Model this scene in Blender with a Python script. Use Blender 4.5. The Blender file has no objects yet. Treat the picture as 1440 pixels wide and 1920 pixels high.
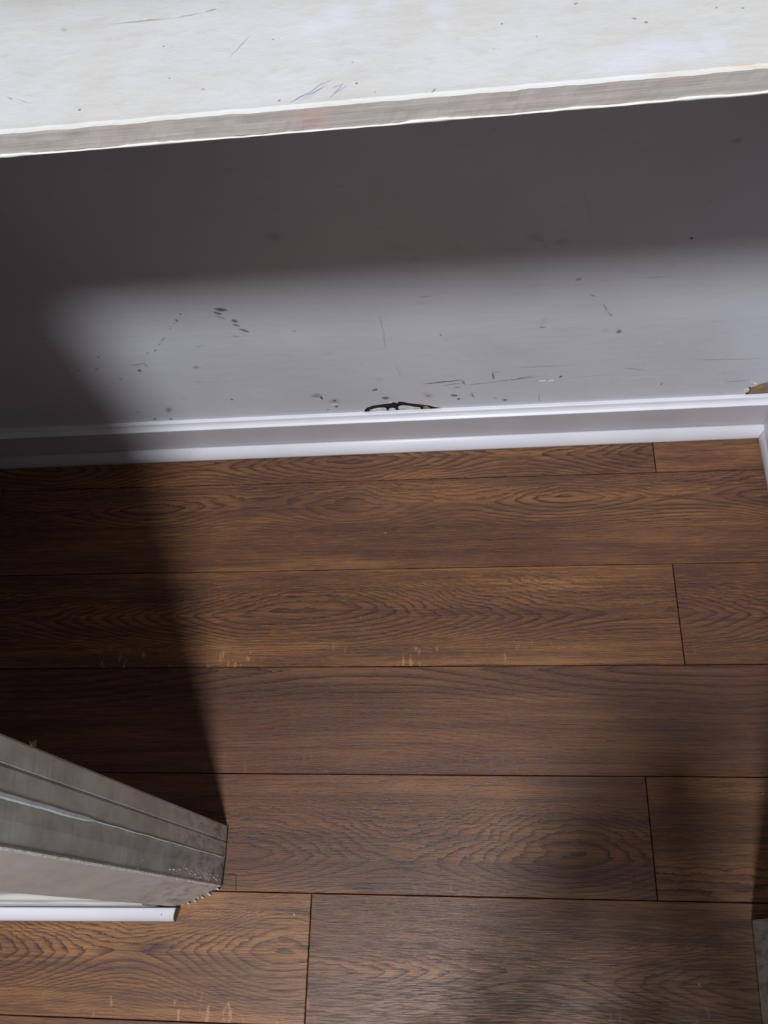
import bpy, bmesh, math, random
from mathutils import Matrix, Vector, noise
scene = bpy.context.scene
random.seed(7)

# ---------------- camera (phone held about 1.58 m up, looking down into the cupboard) ----------------
cam_data = bpy.data.cameras.new('camera')
cam_data.sensor_fit = 'HORIZONTAL'; cam_data.sensor_width = 36.0; cam_data.lens = 36.0 * 1661.5 / 1440.0
cam_data.clip_start = 0.02
cam = bpy.data.objects.new('camera', cam_data)
scene.collection.objects.link(cam)
rot = Matrix(((0.9938, 0.02501, 0.10833), (0.02377, 0.90406, -0.42674), (-0.10862, 0.42667, 0.89786)))
cam.matrix_world = Matrix.Translation((0, 0, 1.577)) @ rot.to_4x4()
scene.camera = cam

# ---------------- light ----------------
world = bpy.data.worlds.new('world'); scene.world = world; world.use_nodes = True
bg = world.node_tree.nodes['Background']
bg.inputs[0].default_value = (0.95, 0.97, 1.0, 1); bg.inputs[1].default_value = 0.26
def lamp(name, loc, power, radius, color):
    d = bpy.data.lights.new(name, 'POINT'); d.energy = power; d.shadow_soft_size = radius; d.color = color
    o = bpy.data.objects.new(name, d); o.location = loc; scene.collection.objects.link(o); return o
lamp('stairwell_bulb', (-0.01, -1.48, 4.20), 640.0, 0.20, (0.93, 0.95, 1.0))
scene.view_settings.view_transform = 'Standard'; scene.view_settings.look = 'None'
scene.view_settings.gamma = 1.0; scene.view_settings.use_curve_mapping = False
scene.view_settings.exposure = 0.0

# ---------------- helpers ----------------
C = scene.collection
def link(name, me, mat=None, parent=None):
    o = bpy.data.objects.new(name, me); C.objects.link(o)
    if mat is not None: me.materials.append(mat)
    if parent is not None: o.parent = parent
    return o
def from_bm(name, bm, mat=None, parent=None, smooth=False):
    bmesh.ops.recalc_face_normals(bm, faces=bm.faces)
    me = bpy.data.meshes.new(name); bm.to_mesh(me); bm.free()
    if smooth:
        for p in me.polygons: p.use_smooth = True
    return link(name, me, mat, parent)
def add_box(bm, a, b):
    m = Matrix.Translation([(a[i]+b[i])/2 for i in range(3)]) @ Matrix.Diagonal([b[i]-a[i] for i in range(3)] + [1])
    return bmesh.ops.create_cube(bm, size=1, matrix=m)['verts']
def box(name, a, b, mat, parent=None):
    bm = bmesh.new(); add_box(bm, a, b); return from_bm(name, bm, mat, parent)
def empty(name, loc=(0, 0, 0)):
    o = bpy.data.objects.new(name, None); C.objects.link(o); o.location = loc; return o
def sweep(name, profile, path, mat, parent=None, smooth_angle=None, jitter=0.0, extra=None):
    """profile: list of (u, v); path: list of (origin, u_dir, v_dir) frames."""
    bm = bmesh.new(); rings = []
    for k, (o, ud, vd) in enumerate(path):
        rings.append([bm.verts.new(Vector(o) + Vector(ud)*u + Vector(vd)*v) for (u, v) in profile])
    n = len(profile)
    for a, b in zip(rings[:-1], rings[1:]):
        for i in range(n): bm.faces.new((a[i], a[(i+1) % n], b[(i+1) % n], b[i]))
    bm.faces.new(rings[0]); bm.faces.new(rings[-1])
    if extra: extra(bm, rings)
    return from_bm(name, bm, mat, parent)
def structure(o, label=None):
    o['kind'] = 'structure'
    if label: o['label'] = label
    return o

# ---------------- materials ----------------
class NT:
    def __init__(self, name):
        self.m = bpy.data.materials.new(name); self.m.use_nodes = True
        self.t = self.m.node_tree; self.b = self.t.nodes['Principled BSDF']
    def n(self, typ, ins=None, **kw):
        x = self.t.nodes.new(typ)
        for k, v in kw.items(): setattr(x, k, v)
        if ins:
            for k, v in ins.items(): self.set(x.inputs[k], v)
        return x
    def set(self, sock, v):
        if isinstance(v, bpy.types.NodeSocket): self.t.links.new(v, sock)
        else: sock.default_value = v
    def math(self, op, a, b=0.0, c=0.0, clamp=False):
        x = self.n('ShaderNodeMath', {0: a, 1: b, 2: c}, operation=op, use_clamp=clamp); return x.outputs[0]
    def rng(self, v, a, b, c=0.0, d=1.0, smooth=True):
        x = self.n('ShaderNodeMapRange', {0: v, 1: a, 2: b, 3: c, 4: d}); 
        x.interpolation_type = 'SMOOTHSTEP' if smooth else 'LINEAR'; return x.outputs[0]
    def mix(self, f, a, b, mode='MIX'):
        x = self.n('ShaderNodeMix', data_type='RGBA', blend_type=mode)
        self.set(x.inputs[0], f); self.set(x.inputs[6], a); self.set(x.inputs[7], b); return x.outputs[2]
    def coord(self, what='Object'): return self.n('ShaderNodeTexCoord').outputs[what]
    def scaled(self, v, s, loc=(0, 0, 0)):
        return self.n('ShaderNodeMapping', {0: v, 1: loc, 3: s}).outputs[0]
    def noise(self, v, scale=5.0, detail=3.0, rough=0.5, dist=0.0):
        return self.n('ShaderNodeTexNoise', {'Vector': v, 'Scale': scale, 'Detail': detail, 'Roughness': rough, 'Distortion': dist}).outputs[0]
    def bump(self, h, strength, dist):
        return self.n('ShaderNodeBump', {'Height': h, 'Strength': strength, 'Distance': dist}).outputs[0]
    def attr(self, name):
        return self.n('ShaderNodeAttribute', attribute_type='OBJECT', attribute_name=name).outputs['Fac']

def rgb(r, g, b):   # sRGB 0..255 -> linear
    f = lambda c: (c/12.92 if c <= 0.04045 else ((c+0.055)/1.055)**2.4)
    return (f(r/255), f(g/255), f(b/255), 1)

MARK = {'b': rgb(60, 72, 92), 'd': rgb(62, 60, 58), 'n': rgb(96, 78, 62), 'w': rgb(226, 224, 222), 'v': rgb(120, 110, 160),
        'c': rgb(220, 224, 234), 'o': rgb(214, 180, 130)}
def paint_marks(N, col, vec, marks, warp=0.004, wscale=150.0):
    """blots, scuffs and scratches worn or drawn into the paint, each at its own place on the surface"""
    big = {}
    def warped(amp, sc):
        nz = N.n('ShaderNodeTexNoise', {'Vector': vec, 'Scale': sc, 'Detail': 2.0})
        s = N.n('ShaderNodeVectorMath', {0: nz.outputs['Color'], 1: (0.5, 0.5, 0.5)}, operation='SUBTRACT').outputs[0]
        s = N.n('ShaderNodeVectorMath', {0: s, 'Scale': amp}, operation='SCALE').outputs[0]
        return N.n('ShaderNodeVectorMath', {0: vec, 1: s}, operation='ADD').outputs[0]
    fine = warped(warp, wscale); coarse = warped(warp*6, wscale/5)
    height = None
    for (cx, cy, lx, ly, a, k, s, soft) in marks:
        v = coarse if lx > 0.03 and ly > 0.008 else fine
        mp = N.n('ShaderNodeMapping', {0: v, 1: (cx, cy, 0), 2: (0, 0, a), 3: (lx, ly, 1000.0)}, vector_type='TEXTURE').outputs[0]
        ln = N.n('ShaderNodeVectorMath', {0: mp}, operation='LENGTH').outputs['Value']
        f = N.rng(ln, max(0.0, 1.15 - soft*1.15), 1.25, s, 0.0)
        col = N.mix(f, col, MARK[k])
    return col

def wall_material(name, base, marks=None):
    N = NT(name); oc = N.coord()
    sw = N.n('ShaderNodeSeparateXYZ', {0: oc})
    flat = N.n('ShaderNodeCombineXYZ', {0: sw.outputs[0], 1: sw.outputs[2], 2: 0.0}).outputs[0]
    big = N.noise(flat, 3.0, 4.0, 0.55)
    col = N.mix(N.rng(big, 0.35, 0.7), base, tuple(c*0.9 for c in base[:3]) + (1,))
    sm = N.noise(N.scaled(flat, (1, 2.2, 1)), 26.0, 5.0, 0.6)
    col = N.mix(N.rng(sm, 0.60, 0.78, 0, 0.22), col, rgb(120, 114, 106))
    if marks: col = paint_marks(N, col, flat, marks)
    N.set(N.b.inputs['Base Color'], col)
    N.b.inputs['Roughness'].default_value = 0.55
    h = N.math('ADD', N.noise(N.scaled(flat, (0.35, 1, 1)), 60.0, 3.0), N.math('MULTIPLY', N.noise(flat, 9.0, 2.0), 2.0))
    N.set(N.b.inputs['Normal'], N.bump(h, 0.25, 0.002))
    return N.m
def plain(name, col, rough=0.5, var=0.06, bump=0.1, scale=30.0, stretch=(1, 1, 1)):
    N = NT(name); v = N.scaled(N.coord(), stretch)
    f = N.noise(v, scale, 4.0, 0.6)
    c2 = tuple(max(0, c*(1-var*3)) for c in col[:3]) + (1,)
    N.set(N.b.inputs['Base Color'], N.mix(N.rng(f, 0.35, 0.7), col, c2))
    N.b.inputs['Roughness'].default_value = rough
    N.set(N.b.inputs['Normal'], N.bump(f, bump, 0.001)); return N.m

def oak_material():
    """printed oak laminate: growth rings as level lines of k*v^2 + g(x), fine pores, pale ray flecks"""
    N = NT('oak_laminate'); oc = N.coord()
    xyz = N.n('ShaderNodeSeparateXYZ', {0: oc}); x, y = xyz.outputs[0], xyz.outputs[1]
    seed = N.attr('seed')
    base = N.n('ShaderNodeCombineXYZ', {0: x, 1: y, 2: seed}).outputs[0]
    wob = N.math('SUBTRACT', N.noise(N.scaled(base, (3.5, 9, 1)), 1.0, 2.0, 0.5), 0.5)
    wob2 = N.math('SUBTRACT', N.noise(N.scaled(base, (22, 60, 1)), 1.0, 4.0, 0.65), 0.5)
    v = N.math('SUBTRACT', y, N.attr('grain_y'))
    v = N.math('ADD', v, N.math('ADD', N.math('MULTIPLY', wob, 0.055), N.math('MULTIPLY', wob2, 0.012)))
    # pull the level lines to a point on the heart line, so that they read as cathedrals rather than ovals
    av = N.math('ABSOLUTE', v)
    k = N.math('ADD', N.math('MULTIPLY', N.math('MULTIPLY', v, v), N.attr('grain_k')), N.math('MULTIPLY', av, 45.0))
    ph = N.math('DIVIDE', N.math('SUBTRACT', x, N.attr('grain_x')), N.attr('grain_l'))
    g = N.math('MULTIPLY', N.math('COSINE', N.math('MULTIPLY', ph, 6.2832)), N.math('MULTIPLY', N.attr('grain_g'), -1.0))
    f = N.math('ADD', N.math('ADD', k, g), N.math('ADD', N.math('MULTIPLY', wob2, 0.9), N.math('MULTIPLY', wob, 2.2)))
    fr = N.math('FRACT', f)
    ring = N.rng(fr, 0.42, 0.92, 0.0, 1.0, False)
    ring = N.math('MULTIPLY', N.math('POWER', ring, 1.3), N.rng(fr, 0.94, 1.0, 1.0, 0.0))
    rnoise = N.noise(N.scaled(base, (9, 60, 1), (1, 5, 0)), 1.0, 3.0, 0.6)
    rs = N.math('MULTIPLY', ring, N.rng(av, 0.035, 0.095, 1.0, 0.40))
    patch = N.rng(N.noise(N.scaled(base, (2.5, 14, 1), (3, 1, 0)), 1.0, 2.0), 0.28, 0.52, 0.5, 1.0)
    rs = N.math('MULTIPLY', N.math('MULTIPLY', rs, patch), N.rng(rnoise, 0.3, 0.55, 0.65, 1.1))
    pores = N.noise(N.scaled(base, (26, 620, 1)), 1.0, 3.0, 0.7)
    lines = N.noise(N.scaled(base, (5, 300, 1)), 1.0, 3.0, 0.7)
    streak = N.noise(N.scaled(base, (1.6, 48, 1)), 1.0, 3.0, 0.6)
    wide = N.noise(N.scaled(base, (1.8, 10, 1), (7, 2, 0)), 1.0, 3.0, 0.55)
    light = rgb(160, 110, 66); mid = rgb(118, 78, 48); dark = rgb(50, 27, 17)
    col = N.mix(N.rng(wide, 0.35, 0.62), light, mid)
    reds = N.noise(N.scaled(base, (3, 8, 1), (2, 9, 0)), 1.0, 2.0, 0.5)
    col = N.mix(N.rng(reds, 0.50, 0.68, 0.0, 0.35), col, rgb(104, 60, 50))
    col = N.mix(N.rng(streak, 0.42, 0.70, 0.0, 0.55), col, rgb(78, 48, 34))
    col = N.mix(N.rng(lines, 0.47, 0.62, 0.0, 0.45), col, rgb(62, 37, 26))
    col = N.mix(N.math('MULTIPLY', rs, 0.92, 0, True), col, dark)
    col = N.mix(N.rng(pores, 0.52, 0.64, 0.0, 0.60), col, rgb(52, 30, 21))
    col = N.mix(N.rng(pores, 0.34, 0.46, 0.42, 0.0), col, rgb(176, 128, 82))
    # knots
    kn = N.n('ShaderNodeTexVoronoi', {'Vector': N.scaled(base, (2.6, 11, 1)), 'Scale': 1.0, 'Randomness': 1.0}).outputs['Distance']
    kn = N.math('ADD', kn, N.math('MULTIPLY', wob2, 0.12))
    col = N.mix(N.rng(kn, 0.02, 0.13, 0.6, 0.0), col, rgb(44, 24, 18))
    # pale ray flecks, leaning across the grain, towards one edge of the board
    fl = N.n('ShaderNodeMapping', {0: base, 2: (0, 0, 0.62), 3: (120, 42, 1)}).outputs[0]
    fn = N.noise(fl, 1.0, 2.0, 0.45)
    fm = N.math('MULTIPLY', N.rng(fn, 0.60, 0.70), N.rng(y, -0.040, -0.072, 0.0, 0.55))
    fm = N.math('MULTIPLY', fm, N.rng(N.noise(N.scaled(base, (6, 6, 1)), 1.0, 1.0), 0.48, 0.58))
    fm = N.math('MULTIPLY', fm, N.attr('fleck'))
    col = N.mix(fm, col, rgb(190, 142, 100))
    col = N.mix(N.attr('tint'), col, rgb(70, 42, 38))
    # dust specks
    sp = N.n('ShaderNodeTexVoronoi', {'Vector': base, 'Scale': 22.0, 'Randomness': 1.0})
    rnd = N.n('ShaderNodeSeparateColor', {0: sp.outputs['Color']}).outputs[0]
    spk = N.math('MULTIPLY', N.rng(sp.outputs['Distance'], 0.014, 0.030, 1.0, 0.0), N.math('GREATER_THAN', rnd, 0.90))
    col = N.mix(N.math('MULTIPLY', spk, 0.8), col, rgb(225, 220, 210))
    N.set(N.b.inputs['Base Color'], col)
    N.set(N.b.inputs['Roughness'], N.rng(pores, 0.35, 0.65, 0.34, 0.52))
    N.b.inputs['Specular IOR Level'].default_value = 0.6
    hh = N.math('SUBTRACT', N.math('MULTIPLY', N.rng(pores, 0.48, 0.66), -1.0), N.math('MULTIPLY', rs, 0.5))
    N.set(N.b.inputs['Normal'], N.bump(hh, 0.30, 0.0005))
    return N.m
WALL_MARKS = [(-0.4161,0.4401,0.0114,0.00468,-0.291,'b',0.8,0.6),(-0.4241,0.4311,0.008,0.00313,-0.589,'b',0.7,0.6),(-0.4219,0.4195,0.0104,0.00235,-0.646,'b',0.4,0.7),(-0.4012,0.4084,0.0062,0.00474,-0.621,'b',0.7,0.6),(-0.4015,0.3968,0.0072,0.00323,-0.553,'b',0.6,0.6),(-0.3917,0.3812,0.0104,0.00327,-0.577,'b',0.7,0.6),(-0.4105,0.3664,0.008,0.0034,-0.299,'b',0.3,0.8),(-0.6128,0.2813,0.0042,0.00382,0.376,'d',0.8,0.6),(-0.6075,0.3011,0.0173,0.00243,0.234,'b',0.4,0.7),(-0.5955,0.2983,0.0074,0.00198,-1.49,'b',0.4,0.7),(-0.5064,0.283,0.007,0.00481,0.317,'d',0.4,0.7),(-0.6034,0.1463,0.0078,0.00857,-0.768,'d',0.5,0.7),(-0.6076,0.1387,0.005,0.00367,-1.149,'d',0.4,0.7),(-0.4861,0.4346,0.0026,0.00286,-1.035,'d',0.6,0.6),(-0.4982,0.4186,0.0048,0.00234,-1.477,'d',0.6,0.6),(-0.5044,0.4126,0.0024,0.00157,-1.687,'d',0.5,0.6),(-0.5161,0.3968,0.002,0.00224,-1.057,'d',0.4,0.6),(-0.538,0.3701,0.0082,0.00157,0.869,'d',0.4,0.6),(-0.5494,0.3565,0.0053,0.0016,0.85,'d',0.4,0.6),(-0.563,0.3396,0.0046,0.00224,0.777,'d',0.5,0.6),(-0.5797,0.3323,0.0025,0.00273,-0.671,'d',0.4,0.6),(-0.4705,0.1716,0.0034,0.00314,0.581,'d',0.7,0.6),(-0.6711,0.329,0.0026,0.00229,0.269,'d',0.5,0.6),(-0.6891,0.2931,0.0043,0.00374,-0.088,'d',0.4,0.6),(-0.7254,0.2937,0.0068,0.00388,-0.848,'d',0.3,0.8),(-0.724,0.2281,0.0099,0.00291,0.015,'w',0.3,0.7),(-0.6582,0.2583,0.0048,0.00269,0.117,'d',0.4,0.7),(-0.668,0.1419,0.0041,0.00438,-0.085,'d',0.3,0.7),(-0.6437,0.1135,0.0047,0.00337,-0.085,'d',0.6,0.6),(-0.6107,0.1117,0.0045,0.00309,0.164,'d',0.7,0.6),(-0.3054,0.1705,0.0123,0.00857,0.253,'n',0.45,0.7),(-0.3072,0.1603,0.0082,0.00305,-0.474,'w',0.7,0.5),(-0.2966,0.1622,0.0064,0.0026,-1.387,'d',0.9,0.5),(-0.2737,0.147,0.013,0.01149,-1.02,'n',0.35,0.9),(-0.2733,0.1498,0.0034,0.00362,-1.218,'n',0.8,0.6),(-0.273,0.1287,0.0037,0.00409,-0.535,'n',0.8,0.6),(-0.2915,0.1185,0.0037,0.00204,0.21,'d',0.6,0.5),(-0.1917,0.1809,0.0069,0.00344,0.529,'d',0.8,0.6),(-0.1753,0.1508,0.0074,0.0051,0.054,'n',0.8,0.5),(-0.0935,0.154,0.0123,0.00915,-0.605,'n',0.3,0.9),(-0.0932,0.1512,0.0046,0.00333,-0.818,'d',0.5,0.7),(-0.0443,0.1488,0.0073,0.00402,-0.226,'n',0.8,0.5),(-0.0362,0.136,0.0031,0.00248,-0.807,'d',1,0.5),(-0.0092,0.1448,0.0107,0.00176,-1.329,'d',0.6,0.6),(-0.0373,0.1765,0.0082,0.00296,-0.087,'n',0.4,0.7),(0.0289,0.2085,0.0126,0.00214,-1.442,'d',0.7,0.6),(0.0365,0.2199,0.0079,0.00188,0.03,'d',0.4,0.7),(-0.0614,0.1964,0.0411,0.00193,0.103,'d',0.8,0.6),(-0.0454,0.1871,0.021,0.00194,0.147,'d',0.4,0.6),(-0.0255,0.1906,0.0095,0.00179,-1.25,'d',0.6,0.6),(0.0062,0.1852,0.031,0.00195,0.102,'d',0.4,0.7),(0.0705,0.1936,0.0456,0.00193,0.124,'d',0.45,0.7),(0.0517,0.1246,0.0056,0.00413,-0.086,'d',0.7,0.6),(0.033,0.1337,0.0059,0.00233,-0.852,'d',0.4,0.7),(0.1346,0.2002,0.0079,0.00321,-0.585,'w',0.4,0.6),(0.1476,0.1982,0.0081,0.00286,0.271,'w',0.35,0.6),(0.1516,0.1952,0.0049,0.00248,0.792,'d',0.8,0.6),(0.2627,0.1838,0.0045,0.00168,-1.088,'w',0.5,0.6),(0.2983,0.1798,0.0369,0.00194,0.041,'w',0.8,0.6),(0.2802,0.2078,0.0257,0.00177,-0.231,'d',0.3,0.8),(0.2558,0.2257,0.0152,0.00186,0.091,'w',0.3,0.8),(0.2394,0.3223,0.0053,0.00581,0.064,'d',0.6,0.6),(0.1107,0.3463,0.0069,0.0024,-0.09,'d',0.5,0.7),(0.1134,0.3634,0.0087,0.00953,0.092,'d',0.12,0.9),(0.2094,0.3888,0.0147,0.00238,-1.137,'d',0.35,0.8),(0.2192,0.37,0.0087,0.00254,-1.007,'d',0.35,0.8),(0.1605,0.4619,0.0065,0.0035,0.346,'n',0.5,0.7),(0.1862,0.4211,0.0072,0.0019,-0.502,'d',0.4,0.7),(0.3156,0.5381,0.0029,0.0026,0.34,'d',0.9,0.5),(0.3524,0.2791,0.0019,0.00212,-0.939,'w',0.9,0.5),(0.3124,0.2834,0.0071,0.0031,-0.326,'w',0.4,0.7),(0.3859,0.2653,0.0048,0.00354,0.087,'w',0.35,0.7),(0.4123,0.2942,0.0059,0.00246,-0.089,'w',0.5,0.6),(0.382,0.3154,0.0019,0.00197,-0.528,'w',0.6,0.6),(0.3372,0.1546,0.0039,0.0018,1.466,'d',0.7,0.6),(0.4449,0.1496,0.0062,0.00616,0.398,'w',0.4,0.6),(0.4731,0.1524,0.0231,0.00198,0.037,'d',0.4,0.7),(0.4697,0.1944,0.0504,0.00189,0.021,'w',0.3,0.8),(0.4444,0.2237,0.0708,0.00179,-0.051,'d',0.3,0.8),(0.1193,0.2303,0.0623,0.00277,0.0,'d',0.22,0.9),(0.0826,0.1969,0.0217,0.00286,-2.917,'d',0.3,0.8),(0.1162,0.1236,0.0157,0.0011,-1.453,'d',0.4,0.6),(0.198,0.1911,0.0628,0.00193,0.094,'d',0.15,0.9),(-0.157,0.3818,0.0238,0.00199,-1.558,'d',0.25,0.9),(-0.157,0.3371,0.0334,0.00203,-1.604,'d',0.22,0.9),(-0.1418,0.2395,0.0284,0.00221,-1.476,'d',0.15,0.9),(-0.2905,0.598,0.0133,0.01108,-0.469,'n',0.25,1),(0.0885,0.5626,0.0155,0.01059,-0.25,'n',0.25,1),(0.1279,0.5484,0.0148,0.00873,0.031,'n',0.2,1),(-0.1141,0.5607,0.0328,0.01832,0.197,'n',0.12,1),(0.1029,0.5461,0.0189,0.00361,-1.049,'n',0.12,1),(0.3251,0.6116,0.0069,0.00324,-0.773,'d',0.15,1),(0.3379,0.7137,0.0089,0.00488,0.061,'d',0.35,0.9),(0.1603,0.6124,0.0357,0.00197,-1.305,'d',0.12,1),(-0.0802,0.4428,0.0108,0.00218,-0.091,'d',0.3,0.8),(0.0596,0.281,0.0576,0.02465,-0.363,'d',0.06,1),(-0.3407,0.4525,0.0142,0.00151,-0.248,'w',0.1,0.9),(-0.3069,0.3721,0.0042,0.00243,-0.493,'d',0.3,0.7),(-0.0598,0.3395,0.0023,0.00196,-0.9,'d',0.6,0.6),(-0.1805,0.2165,0.0109,0.00478,0.001,'d',0.15,0.8),(0.1227,0.4446,0.1277,0.00216,0.131,'n',0.1,1),(0.2785,0.4561,0.0265,0.00278,0.011,'n',0.2,1),(0.0993,0.4536,0.0454,0.00709,0.063,'n',0.07,1)]
SHELF_MARKS = [(-0.2122,0.5374,0.024,0.00089,0.017,'n',0.5,0.8),(-0.1815,0.539,0.0098,0.0009,0.137,'n',0.4,0.8),(-0.1669,0.5421,0.0046,0.00091,0.258,'n',0.5,0.8),(-0.2568,0.5359,0.0252,0.00902,0.047,'n',0.08,1),(-0.1443,0.5045,0.0125,0.0006,1.032,'v',0.45,0.7),(-0.1024,0.4541,0.0077,0.00062,0.641,'v',0.7,0.6),(-0.0944,0.4597,0.009,0.00059,0.848,'v',0.6,0.6),(-0.0919,0.4587,0.0063,0.00075,0.59,'v',0.6,0.6),(-0.0865,0.4655,0.0051,0.00051,0.532,'v',0.45,0.6),(-0.08,0.4572,0.0087,0.00055,1.002,'v',0.5,0.6),(-0.0805,0.4611,0.0039,0.00051,0.437,'v',0.5,0.6),(-0.0775,0.458,0.0052,0.00059,0.766,'v',0.4,0.6),(-0.0965,0.4546,0.0082,0.003,0.554,'v',0.12,1),(-0.1949,0.5108,0.0007,0.00081,-0.914,'d',0.6,0.6),(-0.2423,0.458,0.0009,0.00102,-0.104,'d',0.6,0.6),(-0.1872,0.4803,0.0006,0.00065,-0.637,'d',0.6,0.6),(-0.1644,0.4678,0.001,0.00106,0.565,'d',0.5,0.6),(-0.115,0.4527,0.0008,0.0009,-0.503,'d',0.7,0.6),(-0.0679,0.4623,0.001,0.00108,-0.675,'d',0.7,0.6),(-0.123,0.5086,0.0007,0.00081,-0.954,'d',0.5,0.6),(-0.0566,0.4537,0.0006,0.00064,-0.675,'d',0.5,0.6),(-0.0711,0.4814,0.0007,0.00079,-0.975,'d',0.4,0.6),(-0.2913,0.4737,0.0026,0.00089,-0.524,'d',0.4,0.7),(-0.282,0.47,0.0083,0.00045,-0.461,'d',0.3,0.8),(-0.2668,0.5354,0.0037,0.00212,-0.806,'d',0.25,1),(0.0203,0.5051,0.0007,0.00081,-1.044,'d',0.8,0.5),(0.0148,0.4831,0.0005,0.00059,-1.031,'d',0.4,0.6),(0.0408,0.4911,0.0007,0.00078,-0.123,'d',0.4,0.6),(0.0994,0.4999,0.0018,0.00097,-0.592,'d',0.5,0.7),(0.1059,0.4957,0.0012,0.00102,-0.34,'d',0.6,0.6),(0.1476,0.5035,0.001,0.00079,-0.13,'d',0.6,0.7),(0.1626,0.5011,0.0011,0.00098,-0.615,'d',0.5,0.7),(0.0661,0.5179,0.0019,0.00105,0.31,'d',0.5,0.7),(-0.0213,0.4514,0.0024,0.00087,0.859,'n',0.6,0.7),(-0.1316,0.4686,0.0093,0.01027,-0.11,'n',0.05,1),(-0.0753,0.4903,0.0185,0.0053,-0.09,'n',0.06,1),(-0.0986,0.5174,0.0116,0.01023,1.122,'c',0.6,0.8),(-0.082,0.5279,0.013,0.01435,0.169,'c',0.6,0.8),(-0.0531,0.5337,0.0078,0.00854,-0.019,'c',0.5,0.8),(-0.0175,0.5246,0.0107,0.01174,-0.409,'c',0.5,0.8),(-0.0158,0.507,0.0059,0.00483,-1.264,'c',0.5,0.8),(0.111,0.47,0.0375,0.01251,-0.052,'c',0.6,0.8),(0.0881,0.4601,0.0217,0.00989,-0.058,'c',0.5,0.8),(0.1426,0.4731,0.0105,0.007,-1.384,'c',0.4,0.5),(0.0613,0.4471,0.0067,0.00146,-0.001,'o',0.6,0.8),(0.0727,0.4469,0.0142,0.00097,-0.008,'o',0.5,0.8),(0.1099,0.45,0.0067,0.0012,0.071,'o',0.4,0.8),(0.1561,0.4519,0.0145,0.00144,-0.031,'o',0.5,0.8),(-0.2874,0.4998,0.0177,0.01772,0.201,'n',0.05,1),(-0.2806,0.4415,0.0115,0.00103,-0.011,'n',0.2,1),(-0.0679,0.4723,0.0109,0.00786,0.125,'n',0.06,1),(-0.127,0.4649,0.0059,0.00646,-0.652,'o',0.06,1)]
WALL_CUTS = [-2.0, -0.42, -0.13, 0.12, 2.0]
M_walls = [wall_material('grey_wall_paint', rgb(212, 213, 220), [m for m in WALL_MARKS if a-0.01-m[2] < m[0] < b+0.01+m[2]]) for a, b in zip(WALL_CUTS[:-1], WALL_CUTS[1:])]
M_wall_plain = wall_material('grey_wall_paint_plain', rgb(212, 213, 220))
M_ceiling = plain('white_ceiling_paint', rgb(225, 225, 222), 0.8)
M_white = plain('white_satin_trim', rgb(238, 238, 244), 0.38, 0.02, 0.04, 8.0)
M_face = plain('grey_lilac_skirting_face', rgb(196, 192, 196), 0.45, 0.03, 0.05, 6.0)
M_oak = oak_material()
M_under = plain('dark_underlay', rgb(34, 24, 18), 0.9)
M_mdf = plain('brown_cut_end', rgb(104, 84, 66), 0.8, 0.1, 0.3, 200.0)
M_plaster = plain('broken_white_plaster', rgb(214, 212, 208), 0.9, 0.12, 0.8, 120.0)
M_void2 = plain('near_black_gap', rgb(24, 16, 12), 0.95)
M_void = plain('dark_cavity', rgb(48, 42, 38), 0.95, 0.2, 0.5, 90.0)
M_tan = plain('bare_tan_plaster', rgb(158, 130, 104), 0.9, 0.08, 0.5, 90.0)
M_lip = plain('white_paint_bead', rgb(226, 224, 220), 0.4, 0.03, 0.3, 60.0)
M_oldwhite = plain('streaked_old_white_gloss', rgb(200, 199, 196), 0.35, 0.10, 0.3, 30.0, (0.25, 3, 3))
M_moss = plain('yellow_green_fuzz', rgb(120, 116, 52), 0.95)

# ---------------- floor: every laminate board is its own piece ----------------
TH = 0.0094                       # the back wall is turned by this much against the boards
def yb(x): return 0.8829 + TH*x   # room-side foot line of the quadrant on the back wall
floor = structure(empty('floor'), 'brown oak laminate floor of long boards')
box('underlay', (-2.4, -2.05, -0.03), (1.6, 0.95, -0.0085), M_under, floor)
W = 0.192; Y0 = 0.8207; GAP = 0.0007
#  row k lies between seam k-1 and seam k; joints in x
rows = {0: [-1.45, 0.3425, 2.2], 1: [-1.003, 0.85], 2: [-1.49, 0.3518], 3: [-1.9, 0.95 - 0.9], 4: [-1.58, 0.2647],
        5: [-0.2944], 6: [0.75], 7: [-0.9], 8: [0.3], 9: [-0.4], 10: [0.9], 11: [-0.6], 12: [0.2], 13: [-1.0], 14: [0.5], 15: [0.1], 16: [-0.7]}
rows[3] = [-1.20, 0.65]
grain = {  # (row, piece containing x): grain_x, grain_y (offset from board middle), grain_l, grain_g, grain_k, tint, fleck
    (0, 0): (0.40, -0.050, 0.66, 3.4, 1300, 0.00, 0.0), (0, 1): (0.9, 0.3, 1.5, 1.0, 500, 0.0, 0.4),
    (1, 0): (0.17, 0.040, 0.42, 1.8, 1500, 0.22, 0.1), (2, 0): (-0.36, 0.006, 1.30, 7.0, 1300, 0.02, 1.0),
    (2, 1): (0.30, -0.005, 0.60, 3.0, 1200, 0.12, 0.2), (3, 0): (0.40, 0.092, 1.30, 2.2, 420, 0.44, 0.3),
    (4, 0): (0.13, -0.034, 0.56, 3.0, 1000, 0.30, 0.2), (4, 1): (0.9, -0.11, 1.2, 2.0, 500, 0.10, 0.7),
    (5, 0): (-0.33, 0.004, 0.54, 4.0, 1300, -0.0, 1.0), (5, 1): (0.42, -0.02, 0.70, 3.6, 1300, 0.12, 0.8)}
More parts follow.
